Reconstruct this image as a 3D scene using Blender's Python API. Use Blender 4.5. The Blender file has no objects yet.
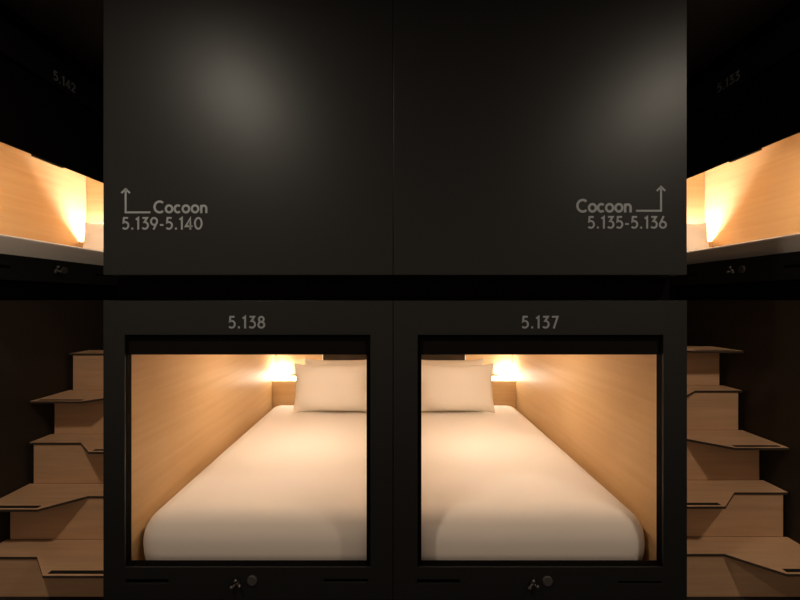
import bpy, bmesh, math, random
from mathutils import Vector
random.seed(4)
S = bpy.context.scene
COL = S.collection
EYE = 1.45                       # camera height above the floor
F = 400.0                        # focal length in pixels (800 px wide frame)
VX, VY = 394.0, 300.0            # vanishing point of the corridor axis

# ------------------------------------------------------------------ materials
def new_mat(name):
    m = bpy.data.materials.new(name); m.use_nodes = True
    nt = m.node_tree
    return m, nt, nt.nodes['Principled BSDF']

def plain(name, rgb, rough=.5, metal=0., bump=0., bscale=300., spec=.5, sheen=0., tint=None):
    m, nt, b = new_mat(name)
    b.inputs['Base Color'].default_value = (*rgb, 1)
    b.inputs['Roughness'].default_value = rough
    b.inputs['Metallic'].default_value = metal
    b.inputs['Specular IOR Level'].default_value = spec
    if tint: b.inputs['Specular Tint'].default_value = (*tint, 1)
    if sheen: b.inputs['Sheen Weight'].default_value = sheen
    tc = nt.nodes.new('ShaderNodeTexCoord')
    no = nt.nodes.new('ShaderNodeTexNoise'); no.inputs['Scale'].default_value = bscale
    no.inputs['Detail'].default_value = 3
    nt.links.new(tc.outputs['Object'], no.inputs['Vector'])
    mr = nt.nodes.new('ShaderNodeMapRange')
    mr.inputs['To Min'].default_value = max(0, rough - .03); mr.inputs['To Max'].default_value = rough + .03
    nt.links.new(no.outputs['Fac'], mr.inputs['Value'])
    nt.links.new(mr.outputs['Result'], b.inputs['Roughness'])
    if bump:
        bp = nt.nodes.new('ShaderNodeBump'); bp.inputs['Strength'].default_value = bump
        bp.inputs['Distance'].default_value = .001
        nt.links.new(no.outputs['Fac'], bp.inputs['Height'])
        nt.links.new(bp.outputs['Normal'], b.inputs['Normal'])
    return m

def wood(name, a, c, scale, rough=.4, spec=.5):
    m, nt, b = new_mat(name)
    tc = nt.nodes.new('ShaderNodeTexCoord')
    mp = nt.nodes.new('ShaderNodeMapping'); mp.inputs['Scale'].default_value = scale
    n1 = nt.nodes.new('ShaderNodeTexNoise'); n1.inputs['Scale'].default_value = 1.0
    n1.inputs['Detail'].default_value = 6; n1.inputs['Roughness'].default_value = .6
    n1.inputs['Distortion'].default_value = .4
    nt.links.new(tc.outputs['Object'], mp.inputs['Vector'])
    nt.links.new(mp.outputs['Vector'], n1.inputs['Vector'])
    cr = nt.nodes.new('ShaderNodeValToRGB')
    cr.color_ramp.elements[0].position = .3; cr.color_ramp.elements[0].color = (*a, 1)
    cr.color_ramp.elements[1].position = .72; cr.color_ramp.elements[1].color = (*c, 1)
    nt.links.new(n1.outputs['Fac'], cr.inputs['Fac'])
    nt.links.new(cr.outputs['Color'], b.inputs['Base Color'])
    b.inputs['Roughness'].default_value = rough
    b.inputs['Specular IOR Level'].default_value = spec
    return m

def glow(name, rgb, strength):
    m, nt, b = new_mat(name)
    b.inputs['Base Color'].default_value = (.8, .8, .8, 1)
    b.inputs['Emission Color'].default_value = (*rgb, 1)
    b.inputs['Emission Strength'].default_value = strength
    return m

M = dict(
    panel=plain('charcoal_lacquer', (.0122, .0132, .0138), .425, bump=.03, bscale=500, spec=.30, tint=(.80, .93, 1.0)),
    black=plain('black_recess', (.0015, .0015, .0016), .7, spec=.05),
    fabric=plain('black_blind_fabric', (.0025, .0024, .0022), .85, bump=.2, spec=.15),
    seam=plain('brown_black_panel', (.026, .022, .0185), .55, spec=.3),
    floor=plain('dark_carpet', (.02, .017, .015), .9, bump=.6, bscale=400, spec=.2),
    ceil=plain('dark_ceiling_paint', (.022, .021, .020), .8, spec=.2),
    wood_y=wood('maple_grain_along_pod', (.545, .34, .158), (.615, .41, .205), (26, 1.0, 26), .44, .35),
    wood_x=wood('maple_grain_across_pod', (.545, .34, .158), (.615, .41, .205), (1.0, 26, 26), .44, .35),
    stair=wood('stair_maple', (.52, .335, .20), (.62, .41, .25), (2.0, 30, 30), .5, .3),
    edge=plain('dark_tread_edge', (.045, .034, .026), .7, spec=.2),
    strip=plain('anti_slip_rubber', (.012, .010, .009), .8, spec=.2),
    sheet=plain('white_cotton_sheet', (.80, .77, .73), .9, bump=.12, bscale=250, spec=.15, sheen=.1),
    pillow=plain('white_cotton_pillowcase', (.82, .79, .74), .9, bump=.15, bscale=200, spec=.15, sheen=.1),
    ink=plain('grey_lettering_paint', (.28, .335, .38), .6, spec=.3),
    metal=plain('dull_steel', (.14, .14, .14), .5, metal=1.),
    disc=plain('grey_reader_plastic', (.05, .05, .05), .5),
    screen=plain('dark_board_wood_reflection', (.03, .018, .009), .6, spec=.1),  # dark board, with the brown of reflected wood put into its base colour
    white=plain('white_trim', (.7, .68, .64), .5),
    led=glow('warm_led_strip', (1.0, .97, .98), 430.0),
    led_low=glow('warm_led_strip_low', (1.0, .95, .90), 350.0),
    led_line=glow('warm_led_line', (1.0, .86, .68), 20.0),
    lamp=glow('warm_pod_lamp', (1.0, .79, .58), 150.0),
    down=glow('corridor_downlight', (1.0, .77, .57), 320.0),
)

# ------------------------------------------------------------------ helpers
BASE = {}
def V(x, d, h):                   # lateral, distance from the lens plane, height relative to the eye
    return Vector((x, d, h + EYE))

def px(x, y, d):                  # photo pixel at distance d -> lateral, height
    return (x - VX) * d / F, (VY - y) * d / F

def props(o, label=None, cat=None, group=None, kind=None):
    if label: o['label'] = label
    if cat: o['category'] = cat
    if group: o['group'] = group
    if kind: o['kind'] = kind
    return o

def thing(name, loc, label, cat, group=None):
    o = bpy.data.objects.new(name, None); COL.objects.link(o)
    o.empty_display_size = .1; o.location = loc; BASE[o] = Vector(loc)
    return props(o, label, cat, group)

def link(name, bm, mat, parent=None, smooth=False, bevel=0., subsurf=0, seg=2):
    me = bpy.data.meshes.new(name)
    bmesh.ops.recalc_face_normals(bm, faces=bm.faces)
    if parent is not None:
        base = BASE[parent]
    else:
        xs = [v.co for v in bm.verts]
        lo = Vector((min(v.x for v in xs), min(v.y for v in xs), min(v.z for v in xs)))
        hi = Vector((max(v.x for v in xs), max(v.y for v in xs), max(v.z for v in xs)))
        base = Vector(((lo.x + hi.x) / 2, (lo.y + hi.y) / 2, lo.z))
    for v in bm.verts: v.co -= base
    bm.to_mesh(me); bm.free()
    if smooth:
        for p in me.polygons: p.use_smooth = True
    me.materials.append(mat)
    o = bpy.data.objects.new(name, me); COL.objects.link(o)
    if parent is not None: o.parent = parent
    else: o.location = base
    BASE[o] = base
    if bevel:
        b = o.modifiers.new('bevel', 'BEVEL'); b.width = bevel; b.segments = seg
        b.limit_method = 'ANGLE'; b.angle_limit = math.radians(40)
    if subsurf:
        s = o.modifiers.new('sub', 'SUBSURF'); s.levels = subsurf; s.render_levels = subsurf
    return o

def add_box(bm, x0, x1, d0, d1, h0, h1):
    x0, x1 = sorted((x0, x1)); d0, d1 = sorted((d0, d1)); h0, h1 = sorted((h0, h1))
    c = [bm.verts.new(V(x, d, h)) for x in (x0, x1) for d in (d0, d1) for h in (h0, h1)]
    for f in ((0, 1, 3, 2), (4, 6, 7, 5), (0, 4, 5, 1), (2, 3, 7, 6), (0, 2, 6, 4), (1, 5, 7, 3)):
        bm.faces.new([c[i] for i in f])

def box(name, x0, x1, d0, d1, h0, h1, mat, parent=None, bevel=.0015):
    bm = bmesh.new(); add_box(bm, x0, x1, d0, d1, h0, h1)
    return link(name, bm, M[mat], parent, bevel=bevel)

def struct(o): o['kind'] = 'structure'; return o

def plate(name, us, vs, holes, t, fn, mat, parent, bevel=.0015):
    """flat plate over us x vs with rectangular holes (u0,u1,v0,v1); fn(u,v,w) -> point, w in 0..t"""
    U = sorted(set(us + [h[0] for h in holes] + [h[1] for h in holes]))
    W = sorted(set(vs + [h[2] for h in holes] + [h[3] for h in holes]))
    bm = bmesh.new(); vc = {}
    def vert(i, j):
        if (i, j) not in vc: vc[(i, j)] = bm.verts.new(fn(U[i], W[j], 0))
        return vc[(i, j)]
    for i in range(len(U) - 1):
        for j in range(len(W) - 1):
            cu, cv = (U[i] + U[i+1]) / 2, (W[j] + W[j+1]) / 2
            if any(h[0] < cu < h[1] and h[2] < cv < h[3] for h in holes): continue
            bm.faces.new([vert(i, j), vert(i+1, j), vert(i+1, j+1), vert(i, j+1)])
    off = fn(0, 0, t) - fn(0, 0, 0)
    r = bmesh.ops.extrude_face_region(bm, geom=bm.faces[:])
    for e in r['geom']:
        if isinstance(e, bmesh.types.BMVert): e.co += off
    return link(name, bm, M[mat], parent, bevel=bevel)

# ------------------------------------------------------------------ lettering
def arc(cx, cy, rx, ry, a0, a1, n=22):
    return [(cx + rx * math.cos(math.radians(a0 + (a1 - a0) * k / n)),
             cy + ry * math.sin(math.radians(a0 + (a1 - a0) * k / n))) for k in range(n + 1)]
G = {
 'C': (.86, [arc(.48, .5, .41, .44, 48, 312)]),
 'c': (.60, [arc(.325, .345, .25, .28, 48, 312)]),
 'o': (.71, [arc(.355, .345, .262, .28, 0, 360)]),
 'n': (.64, [[(.12, 0), (.12, .66)], arc(.325, .37, .205, .235, 180, 0) + [(.53, 0)]]),
 '5': (.60, [[(.50, .94), (.165, .94), (.125, .565)] + arc(.27, .335, .255, .275, 118, -138)]),
 '1': (.40, [[(.05, .80), (.245, .94), (.245, 0)]]),
 '3': (.60, [[(.08, .94), (.46, .94), (.235, .60)] + arc(.265, .33, .255, .27, 78, -140)]),
 '8': (.62, [arc(.31, .735, .19, .205, 0, 360), arc(.31, .295, .24, .235, 0, 360)]),
 '7': (.58, [[(.05, .94), (.51, .94), (.19, 0)]]),
 '9': (.62, [arc(.31, .66, .245, .28, 0, 360), [(.535, .55), (.26, 0)]]),
 '0': (.68, [arc(.34, .5, .27, .44, 0, 360, 30)]),
 '4': (.62, [[(.42, 0), (.42, .92), (.05, .27), (.60, .27)]]),
 '6': (.62, [arc(.31, .31, .245, .25, 0, 360), [(.09, .42), (.36, 1.0)]]),
 '2': (.60, [arc(.29, .68, .23, .26, 165, -35) + [(.07, .06), (.54, .06)]]),
 '.': (.27, [[(.135, 0), (.135, .16)]]),
 '-': (.40, [[(.06, .37), (.34, .37)]]),
}
def ribbon(bm, pts, t, fn, depth=.0010):
    P = [Vector(p) for p in pts]
    closed = (P[0] - P[-1]).length < 1e-5
    if closed: P = P[:-1]
    n = len(P); L = []; R = []
    for i in range(n):
        a = P[i-1] if (i > 0 or closed) else None
        c = P[(i+1) % n] if (i < n-1 or closed) else None
        d1 = (P[i] - a).normalized() if a is not None else None
        d2 = (c - P[i]).normalized() if c is not None else None
        if d1 is None: d1 = d2
        if d2 is None: d2 = d1
        n1 = Vector((-d1.y, d1.x)); n2 = Vector((-d2.y, d2.x)); m = (n1 + n2)
        m = m.normalized() if m.length > 1e-4 else n1
        k = min(2.2, 1 / max(.3, m.dot(n1)))
        L.append(P[i] + m * t / 2 * k); R.append(P[i] - m * t / 2 * k)
    def ring(w): return [bm.verts.new(fn(p.x, p.y, w)) for p in L], [bm.verts.new(fn(p.x, p.y, w)) for p in R]
    l0, r0 = ring(0); l1, r1 = ring(-depth)
    for i in range(n if closed else n - 1):
        j = (i + 1) % n
        for q in ((l1[i], l1[j], r1[j], r1[i]), (l0[i], r0[i], r0[j], l0[j]),
                  (l0[i], l0[j], l1[j], l1[i]), (r0[i], r1[i], r1[j], r0[j])):
            bm.faces.new(q)
    if not closed:
        bm.faces.new((l0[0], l1[0], r1[0], r0[0])); bm.faces.new((l0[-1], r0[-1], r1[-1], l1[-1]))

def lettering(text, u0, u1, v0, v1, fn, parent, stroke=.14, name='lettering'):
    """text filling u0..u1 wide and v0..v1 tall on a surface fn(u,v,w)"""
    H = v1 - v0; W = u1 - u0
    adv = [G[c][0] for c in text]
    track = (W / H - sum(adv) + .10) / (len(text) - 1)
    bm = bmesh.new(); x = -.05
    for c, a in zip(text, adv):
        for q, st in enumerate(G[c][1]):
            ribbon(bm, [(u0 + (x + p[0]) * H, v0 + p[1] * H) for p in st], stroke * H, fn, .0010 + .0003 * q)
        x += a + track
    return link(name, bm, M['ink'], parent)

# ------------------------------------------------------------------ soft goods
def rounded_slab(name, x0, x1, d0, d1, h0, h1, r, bulge, label, cat, group, mat='sheet', crown=.0, back_in=.0, rz=None):
    rz = rz or r
    nx, ny, nz = 26, 46, 12
    hx, hy, hz = (x1 - x0) / 2, (d1 - d0) / 2, (h1 - h0) / 2
    c = Vector(((x0 + x1) / 2, (d0 + d1) / 2, (h0 + h1) / 2))
    bm = bmesh.new(); cache = {}
    def vt(i, j, k):
        if (i, j, k) not in cache:
            p = Vector(((2*i/nx - 1) * hx, (2*j/ny - 1) * hy, (2*k/nz - 1) * hz))
            q = Vector((max(-hx+r, min(hx-r, p.x)), max(-hy+r, min(hy-r, p.y)), max(-hz+r*.6, min(hz-rz, p.z))))
            dlt = p - q
            if dlt.length > 1e-6:
                rv = rz if dlt.z > 0 else r*.6
                m = Vector((dlt.x/r, dlt.y/r, dlt.z/rv)).normalized(); p = q + Vector((m.x*r, m.y*r, m.z*rv))
            g = 1 - (p.z / hz) ** 2
            p.x *= 1 + bulge * g / hx; p.y *= 1 + bulge * .8 * g / hy
            if p.z > 0:
                p.z += crown * (1 - (p.x/hx)**2) * (1 - (p.y/hy)**4)
                p.z += .0016 * math.sin(p.x*9 + 2.1*math.sin(p.y*3.1)) * (1-(p.x/hx)**2)
            p.x *= 1 - back_in * max(0, p.y / hy)
            cache[(i, j, k)] = bm.verts.new(V(*(p + c)))
        return cache[(i, j, k)]
    for a in range(nx):
        for b in range(ny):
            for k in (0, nz): bm.faces.new([vt(a,b,k), vt(a+1,b,k), vt(a+1,b+1,k), vt(a,b+1,k)])
    for a in range(nx):
        for k in range(nz):
            for b in (0, ny): bm.faces.new([vt(a,b,k), vt(a+1,b,k), vt(a+1,b,k+1), vt(a,b,k+1)])
    for b in range(ny):
        for k in range(nz):
            for a in (0, nx): bm.faces.new([vt(a,b,k), vt(a,b+1,k), vt(a,b+1,k+1), vt(a,b,k+1)])
    o = link(name, bm, M[mat], None, smooth=True, subsurf=1)
    return props(o, label, cat, group)

def pillow(cx, d, hbase, W, H, T, lean, label, group, ear=.07, seed=0, yaw=0.):
    """standing pillow: front bottom edge at distance d, resting on height hbase, leaning back"""
    n = 30; bm = bmesh.new(); cache = {}
    rnd = random.Random(seed); ph = [rnd.uniform(0, 6) for _ in range(6)]
    def vt(i, j, side):
        edge = i in (0, n) or j in (0, n)
        key = (i, j, 0 if edge else side)
        if key not in cache:
            u, v = 2*i/n - 1, 2*j/n - 1
            x = W/2 * (u - ear * 1.0 * u * (1 - v*v) * abs(u)**2)
            z = H/2 * (v - ear * 1.6 * v * (1 - u**4) * abs(v)**3)
            t = T/2 * (max(0, 1 - abs(u)**3.0) ** .62) * (max(0, 1 - abs(v)**3.0) ** .62)
            t *= 1 - .22 * v
            w = .004 * (math.sin(5*u + ph[0] + 3*v) + math.sin(9*v*u + ph[1])) * min(1, t / (T*.2))
            cr = .006 * max(0, abs(u) - .55) * math.sin(26*math.atan2(v, abs(u)) + ph[2])
            y = side * (t + (w + cr if t > 0 else 0))
            p = Vector((x, y, z + H/2))
            # lean back about the bottom edge
            ca, sa = math.cos(lean), math.sin(lean)
            q = Vector((p.x, p.y*ca + p.z*sa, p.z*ca - p.y*sa))
            cy, sy = math.cos(yaw), math.sin(yaw)
            q = Vector((q.x*cy - q.y*sy, q.x*sy + q.y*cy, q.z))
            cache[key] = bm.verts.new(q)
        return cache[key]
    for i in range(n):
        for j in range(n):
            for s in (-1, 1):
                try: bm.faces.new([vt(i,j,s), vt(i+1,j,s), vt(i+1,j+1,s), vt(i,j+1,s)])
                except ValueError: pass
    lo = min(v.co.z for v in bm.verts); front = min(v.co.y for v in bm.verts if v.co.z < H*.3)
    for v in bm.verts: v.co += V(cx, d - front, hbase - lo)
    o = link('pillow', bm, M['pillow'], None, smooth=True, subsurf=1)
    return props(o, label, 'pillow', group)

# ------------------------------------------------------------------ the setting
D = 1.78                                     # face of the pod block
CEIL = 1.555; FLOOR = -EYE
SX = {-1: 2.032, 1: 2.062}                      # side pod faces
struct(box('floor', -3.4, 3.4, -1.6, 4.4, FLOOR - .08, FLOOR, 'floor'))
struct(box('ceiling', -3.4, 3.4, -1.6, 4.4, CEIL, CEIL + .08, 'ceil'))
BACKD = 3.02
for s, nm in ((-1, 'wall_back_left'), (1, 'wall_back_right')):
    struct(box(nm, s * 1.302, s * (SX[s] - .002), BACKD, BACKD + .04, FLOOR, CEIL, 'seam'))
for s, nm in ((-1, 'wall_left'), (1, 'wall_right')):     # panelling below the side pods
    struct(box(nm, s * SX[s], s * (SX[s] + .03), 1.0, 4.12, FLOOR, -.002, 'seam', bevel=.002))
k = 1
for s in (-1, 1):                            # black shadow gaps under and above the side pods
    struct(box('trim_%d' % k, s * (SX[s] + .010), s * (SX[s] + .05), 1.0, 4.12, -.002, .1095, 'black')); k += 1
    struct(box('trim_%d' % k, s * (SX[s] + .010), s * (SX[s] + .05), 1.0, 4.12, 1.443, CEIL, 'black')); k += 1
struct(box('trim_5', -1.295, 1.295, D + .10, 4.10, -.029, .108, 'black'))        # shadow gap across the pod block
struct(box('trim_7', -.030, .030, D + .0125, D + .044, -1.33, -.002, 'black', bevel=0))  # filler added behind the joint to stop pod light leaking out
struct(box('trim_6', -1.27, 1.27, D + .04, 4.10, FLOOR, -1.345, 'black'))     # recessed plinth
struct(box('wall_center', -1.296, 1.296, D + .032, 4.10, .112, CEIL, 'panel'))

# ------------------------------------------------------------------ upper blank panels with the direction signs
def fface(u, v, w): return V(u, D + w, v)
def up_panel(s, label, word, wx, wy, nums, nx_, ny_, ax, tip, corner, tail, head):
    x0, x1 = (-1.294, -.0055) if s < 0 else (-.0025, 1.304)
    root = thing('wall_panel', V((x0 + x1) / 2, D, .111), label, 'panel')
    box('board', x0, x1, D, D + .03, .111, 1.50, 'panel', root, bevel=.002)
    def t(p): return px(p[0], p[1], D)
    def tx(txt, xs, ys, stroke):
        a, b = t((xs[0], ys[1])), t((xs[1], ys[0]))
        lettering(txt, a[0], b[0], a[1], b[1], lambda u, v, w: V(u, D - .0003 + w, v), root, stroke)
    tx(word, wx, wy, .175); tx(nums, nx_, ny_, .145)
    bm = bmesh.new(); fn = lambda u, v, w: V(u, D - .0003 + w, v)
    ribbon(bm, [t((ax, tip + 1)), t((ax, corner)), t((tail, corner))], .0085, fn)
    ribbon(bm, [t((ax - head, tip + 4.6)), t((ax, tip + .6)), t((ax + head, tip + 4.6))], .0085, fn)
    link('arrow', bm, M['ink'], root)
up_panel(-1, 'upper left charcoal wall panel with up arrow and Cocoon 5.139-5.140 sign', 'Cocoon', (154.4, 207.2), (200.8, 213.2),
         '5.139-5.140', (122.6, 202), (217.2, 229.6), 125.8, 188.5, 212.4, 150.5, 4.2)
up_panel(1, 'upper right charcoal wall panel with up arrow and Cocoon 5.135-5.136 sign', 'Cocoon', (577, 631.2), (199.2, 212.4),
         '5.135-5.136', (588, 666), (216.2, 228.6), 660.9, 186.3, 210.8, 636, 4.2)

# ------------------------------------------------------------------ fittings on a pod's bottom rail
def hook(fn, u, v, parent):
    bm = bmesh.new()
    def ball(a, b, w, r):
        m = bmesh.ops.create_uvsphere(bm, u_segments=12, v_segments=8, radius=r)
        p = fn(a, b, w)
        for q in m['verts']: q.co += p
    ball(u, v, -.004, .010)
    for a, b in ((-.020, -.010), (.016, -.004), (-.002, .020)):
        ball(u + a, v + b, -.018, .0085)
        for k in range(1, 4): ball(u + a*k/4, v + b*k/4, -.004 - .014*k/4, .006)
    o = link('coat_hook', bm, M['metal'], parent, smooth=True)
    o['label'] = 'small three-pronged steel hook'
def disc(fn, u, v, r, t, name, mat, parent, label=None):
    bm = bmesh.new(); n = 36; rings = []
    for rr, w in ((r, 0), (r, -t*.6), (r*.86, -t), (r*.4, -t)):
        rings.append([bm.verts.new(fn(u + rr*math.cos(2*math.pi*k/n), v + rr*math.sin(2*math.pi*k/n), w)) for k in range(n)])
    for a, b in zip(rings, rings[1:]):
        for k in range(n): bm.faces.new((a[k], a[(k+1) % n], b[(k+1) % n], b[k]))
    bm.faces.new(rings[-1]); bm.faces.new(rings[0][::-1])
    o = link(name, bm, M[mat], parent)
    if label: o['label'] = label
    return o

# ------------------------------------------------------------------ the two lower pods facing the corridor
LEDGE_H = -.759
def ledge_unit(root, xin, xout, df, db, hb, ht, mat, sink, led, L=.16, line=True):
    """wooden ledge across the head end: glowing strip along its front edge, sunken uplight in the outer corner"""
    sg = 1 if xout > xin else -1
    bm = bmesh.new()
    add_box(bm, xin, xout, df, df + .018, hb, ht)                    # front board
    add_box(bm, xin, xout - sg*L, df + .018, db, ht - .020, ht)    # top board
    add_box(bm, xout - sg*L, xout, df + .018, db, ht - sink - .024, ht - sink - .009)   # recess floor
    lg = link('headboard_ledge', bm, M[mat], root)
    box('uplight', xout - sg*(L - .035), xout - sg*.008, df + .042, df + .076, ht - sink - .008, ht - sink, led, lg, bevel=0)
    if not line: return lg
    st = box('led_strip', xin + sg*.005, xout - sg*.004, df - .006, df - .0003, ht - .040, ht, 'led_line', lg, bevel=0)
    st['label'] = 'glowing white strip'
    return lg

def lower_pod(s, number, label, numx, bits):
    xa, xb = s * .105, s * 1.199                # opening, near the centre / outer
    f0, f1 = (-1.294, -.0055) if s < 0 else (-.0025, 1.304)
    root = thing('sleeping_pod', V((f0 + f1) / 2, D, -1.335), label, 'sleeping pod', 'sleeping pods along the corridor')
    top, bot = -.155, -1.190
    o0, o1 = sorted((xa, xb))
    slots = []
    for (a, b, y, hh) in bits['slots']:
        p, q = px(a, y, D), px(b, y, D); slots.append((p[0], q[0], p[1] - hh, p[1] + hh))
    fr = plate('front_frame', [f0, f1], [-1.335, -.003], [(o0, o1, bot, top)] + slots, .012, fface, 'panel', root)
    for sl in slots:
        box('grip_slot', sl[0] - .01, sl[1] + .01, D + .0125, D + .018, sl[2] - .01, sl[3] + .01, 'black', fr, bevel=0)
    a, b = px(numx[0], 328.4, D), px(numx[1], 316.0, D)
    lettering(number, a[0], b[0], a[1], b[1], lambda u, v, w: V(u, D - .0003 + w, v), fr, .145)
    c = px(*bits['disc'], D); disc(fface, c[0], c[1], .0225, .007, 'card_reader', 'disc', fr, 'round grey card reader')
    c = px(*bits['hook'], D); hook(fface, c[0], c[1], fr)
    # black liner round the opening
    plate('inner_frame', [o0 - .012, o1 + .012], [bot - .02, top + .02],
          [(*sorted((xa + s*.018, xb - s*.002)), bot + .003, top - .02)], .032,
          lambda u, v, w: V(u, D + .0125 + w, v), 'black', root, bevel=0)
    box('roller_blind', xa + s*.02, xb - s*.004, D + .02, D + .0445, -.1755, -.246, 'fabric', root)
    # shell
    xw, xi = s * 1.215, s * .05
    dw = D + .045
    box('side_panel', xw, xw + s*.02, dw, 4.10, -1.32, -.03, 'wood_y', root, bevel=.0008)
    box('side_panel', xi, xi - s*.018, dw, 4.10, -1.32, -.03, 'wood_y', root, bevel=.0008)
    # back wall in two boards with a fine joint, and the dark screen zone
    box('back_panel', xi, xw - s*.006, 4.08, 4.10, -1.32, -.03, 'wood_x', root, bevel=.0008)
    cp = box('ceiling_panel', xi, xw, dw, 4.08, -.13, -.03, 'wood_y', root)
    bm = bmesh.new()
    xc = (xi + xw) / 2
    disc(lambda u, v, w: V(u, v, -.1305 + w), xc, 2.75, .075, .010, 'ceiling_lamp', 'lamp', cp, 'round warm lamp')
    bm.free()
    box('bed_base', xi, xw, dw, 4.08, -1.32, -1.283, 'wood_y', root)
    ledge_unit(root, xi + s*.0005, xw - s*.0015, 3.98, 4.0795, -1.283, LEDGE_H, 'wood_x', .010, 'led_low')
    w0, w1 = s * .72, s * .06
    sc = box('wall_board', w0, w1, 4.058, 4.0795, -.62, -.19, 'screen', root, bevel=.003)
    box('bezel', w0, w0 + s*.008, 4.05, 4.0795, -.62, -.19, 'white', sc, bevel=.002)
    return root

lower_pod(-1, '5.138', 'lower left sleeping pod numbered 5.138 with warm lit wooden cabin', (229.0, 264.6), dict(
    slots=[(125.6, 168.4, 581.5, .010), (324, 368, 580.8, .008)], disc=(252.2, 580.2), hook=(237.5, 582.5)))
lower_pod(1, '5.137', 'lower right sleeping pod numbered 5.137 with warm lit wooden cabin', (522.0, 557.8), dict(
    slots=[(417, 460, 581.5, .010), (618, 661.5, 582.5, .006)], disc=(547.4, 580.8), hook=(532.5, 583)))

for s, nm, num in ((-1, 'left', '5.138'), (1, 'right', '5.137')):
    a, b = sorted((s * .066, s * 1.192))
    rounded_slab('mattress', a, b, 1.875, 3.93, -1.283, -1.012, .085, .016,
                 'white sheeted mattress in the lower %s pod %s' % (nm, num), 'mattress', 'mattresses in the sleeping pods', crown=.006, back_in=.012, rz=.12)
    pillow(s * .540, 3.50, -1.013, .745, .452, .14, .13, 'white pillow at the front on the bed of pod %s' % num,
           'pillows on the beds', seed=1 + s)
    pillow(s * .515, 3.70, -1.013, .70, .472, .13, .16, 'bright white pillow at the back behind another in pod %s' % num,
           'pillows on the beds', seed=7 + s)

# ------------------------------------------------------------------ upper side pods, opening towards the alcoves
def side_pod(s, number, label):
    X = SX[s]
    root = thing('sleeping_pod', V(s * (X + .6), 2.9, .106), label, 'sleeping pod', 'sleeping pods along the corridor')
    fn = lambda u, v, w: V(s * (X + w), u, v)
    d0, d1, top, bot = 1.875, 2.965, 1.288, (.238 if s < 0 else .246)
    slots = [(1.92, 2.12, .168, .182), (2.72, 2.92, .168, .182)]
    fr = plate('front_frame', [1.70, 4.12], [.106, 1.458], [(d0, d1, bot, top)] + slots, .006, fn, 'panel', root, bevel=0)
    for sl in slots:
        box('grip_slot', s*(X + .0065), s*(X + .012), sl[0] - .01, sl[1] + .01, sl[2] - .01, sl[3] + .01, 'black', fr, bevel=0)
    # lettering reads left to right when facing the frame
    dc = 2.468
    fl = (lambda u, v, w: V(s*(X - .0003 + w), dc + u, v)) if s < 0 else (lambda u, v, w: V(s*(X - .0003 + w), dc - u, v))
    lettering(number, -.08, .08, 1.318, 1.374, fl, fr, .145)
    hk = 2.40 if s < 0 else 2.435
    hook(fn, hk, .176, fr)
    disc(fn, hk + (.065 if s < 0 else -.065), .182, .0225, .007, 'card_reader', 'disc', fr, 'round grey card reader')
    plate('inner_frame', [d0 - .02, d1 + .02], [bot - .02, top + .02], [(d0 + .003, d1 - .003, bot + .003, top - .003)], .042,
          lambda u, v, w: V(s*(X + .0065 + w), u, v), 'black', root, bevel=0)
    bh = .836 if s < 0 else .872
    bl = box('roller_blind', s*(X + .034), s*(X + .040), d0 + .006, d1 - .006, bh, 1.284, 'fabric', root, bevel=0)
    box('blind_bar', s*(X + .031), s*(X + .044), d0 + .006, d1 - .006, bh - .003, bh + .015, 'fabric', bl)
    box('pull_tab', s*(X + .028), s*(X + .046), 2.29, 2.50, bh - .013, bh - .001, 'seam', bl, bevel=.002)
    # shell
    xi, xw = X + .058, X + 1.108
    box('side_panel', s*xw, s*(xw + .02), 1.72, 4.10, .11, 1.44, 'wood_y', root, bevel=.0008)
    box('end_panel', s*xi, s*(xw - .0005), 1.80, 1.84, .11, 1.44, 'wood_x', root, bevel=.0008)
    box('back_panel', s*(X + .03), s*(xw - .006), 4.08, 4.10, .11, 1.44, 'wood_x', root, bevel=.0008)
    box('end_cladding', s*(X + .0065), s*(xw + .02), 1.70, 1.718, .106, 1.458, 'panel', root)
    cp = box('ceiling_panel', s*(X + .057), s*xw, 1.84, 4.08, 1.32, 1.44, 'wood_y', root)
    disc(lambda u, v, w: V(u, v, 1.3195 + w), s*(xi + xw)/2, 2.60, .10, .010, 'ceiling_lamp', 'lamp', cp, 'round warm lamp')
    box('bed_base', s*(X + .057), s*xw, 1.84, 4.08, .11, .20, 'wood_y', root)
    ledge_unit(root, s*(X + .0295), s*(xw - .0015), 3.98, 4.0795, .20, LEDGE_H + 1.45 - .11, 'wood_x', .041, 'led', .62, False)
    return root

side_pod(-1, '5.142', 'upper left sleeping pod numbered 5.142 above the left stairs, blind half down')
side_pod(1, '5.133', 'upper right sleeping pod numbered 5.133 above the right stairs, blind half down')
for s, nm, num in ((-1, 'left', '5.142'), (1, 'right', '5.133')):
    X = SX[s]; a, b = sorted((s*(X + .068), s*(X + 1.085)))
    rounded_slab('mattress', a, b, 1.87, 3.93,   .20, .360, .026, .006,
                 'white mattress edge in the upper %s pod %s' % (nm, num), 'mattress', 'mattresses in the sleeping pods')
    pillow(s*(X + .60), 3.72, .360, .715, .40, .15, .18, 'white pillow standing in the upper %s pod %s' % (nm, num),
           'pillows on the beds', ear=.07, seed=11 + s)

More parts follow.
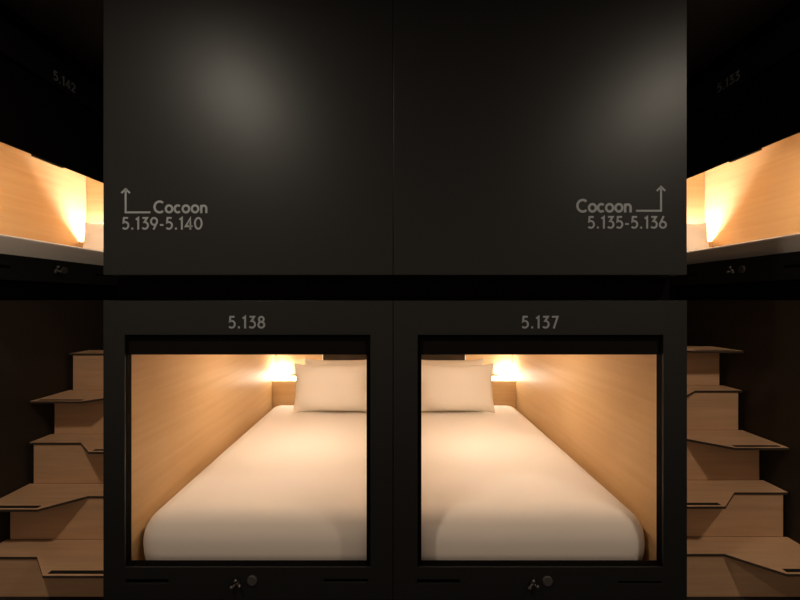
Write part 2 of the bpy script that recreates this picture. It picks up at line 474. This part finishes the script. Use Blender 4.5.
# ------------------------------------------------------------------ alternating-tread stairs
def stairs(s, label):
    Xo = 2.006 if s < 0 else 2.034
    Xi = 1.306
    ka, kb = (1.74, 1.595) if s < 0 else (1.775, 1.61)     # break of the cut-out, outer / inner
    root = thing('staircase', V(s * (Xo + Xi) / 2, 2.2, FLOOR), label, 'stairs', 'stairs to the upper pods')
    run, rise = .1365, (.2295 if s < 0 else .2345)
    Rz = [2.50 - run * k for k in range(7)]                 # riser planes, top to bottom
    Hs = [(-.333 if s < 0 else -.299) - rise * k for k in range(6)]               # tread heights
    T = .013
    for k in range(5):
        h = Hs[k]
        back = (2.66 if s < 0 else 2.59) if k == 0 else Rz[k - 1] + .0
        front = Rz[k]                                       # riser under this tread
        # tread k sits on riser k (at Rz[k]) and runs back to riser k-1
        outer_long = (k % 2 == (1 if s < 0 else 0))
        sh, lo = front - .005, front - (.139 if s < 0 else .148)
        fo, fi = (lo, sh) if outer_long else (sh, lo)
        Xt = Xo + .022
        out = [(Xi, back), (Xi, fi), (kb, fi), (ka, fo), (Xt, fo), (Xt, back)]
        bm = bmesh.new()
        up = [bm.verts.new(V(s*x, d, h)) for x, d in out]; dn = [bm.verts.new(V(s*x, d, h - T)) for x, d in out]
        bm.faces.new(up); bm.faces.new(dn[::-1])
        for i in range(6):
            j = (i + 1) % 6; bm.faces.new((up[i], dn[i], dn[j], up[j]))
        tr = link('tread', bm, M['stair'], root, bevel=.0015)
        tr.data.materials.append(M['edge'])
        for p in tr.data.polygons:
            if p.normal.z < .5: p.material_index = 1
        g0, g1 = (ka + .01, Xo - .012) if outer_long else (Xi + .004, kb - .012)
        st = box('grip_strip', s*g0, s*g1, lo + .012, lo + .034, h, h + .0012, 'strip', tr, bevel=0)
        st['label'] = 'dark anti-slip strip'
        lowh = Hs[k + 1] if k < 4 else FLOOR
        box('riser', s*Xi, s*Xo, front, front + .016, lowh + .0004, h - T - .0004, 'stair', root, bevel=.0008)
    return root
stairs(-1, 'left wooden alternating-tread stairs beside the pod 5.138 block')
stairs(1, 'right wooden alternating-tread stairs beside the pod 5.137 block')

# ------------------------------------------------------------------ ceiling downlights of the corridor
def downlight(x, d, label):
    root = thing('downlight', V(x, d, CEIL - .03), label, 'ceiling light', 'corridor downlights')
    bm = bmesh.new(); n = 40; rings = []
    for r, w in ((.108, 0), (.108, -.004), (.094, -.006), (.087, -.001)):
        rings.append([bm.verts.new(V(x + r*math.cos(2*math.pi*k/n), d + r*math.sin(2*math.pi*k/n), CEIL - .001 + w)) for k in range(n)])
    for a, b in zip(rings, rings[1:]):
        for k in range(n): bm.faces.new((a[k], a[(k+1) % n], b[(k+1) % n], b[k]))
    link('trim_ring', bm, M['black'], root, smooth=True)
    disc(lambda u, v, w: V(u, v, CEIL - .001 + w), x, d, .086, .003, 'lamp_face', 'down', root)
downlight(-1.14, .56, 'round ceiling downlight over the corridor, left')
downlight(2.0, .56, 'round ceiling downlight over the corridor, right')

# ------------------------------------------------------------------ world, camera, view
w = bpy.data.worlds.new('dim_corridor'); S.world = w; w.use_nodes = True
w.node_tree.nodes['Background'].inputs['Color'].default_value = (1.0, .71, .50, 1)
w.node_tree.nodes['Background'].inputs['Strength'].default_value = .33
cam = bpy.data.cameras.new('camera'); co = bpy.data.objects.new('camera', cam); COL.objects.link(co)
co.location = (0, 0, EYE); co.rotation_euler = (math.radians(90), 0, 0)
cam.sensor_width = 36; cam.lens = 36 * F / 800; cam.shift_x = (400 - VX) / 800; cam.clip_start = .02
S.camera = co
S.view_settings.view_transform = 'Standard'; S.view_settings.look = 'None'
S.view_settings.gamma = 1; S.view_settings.exposure = 0; S.view_settings.use_curve_mapping = False
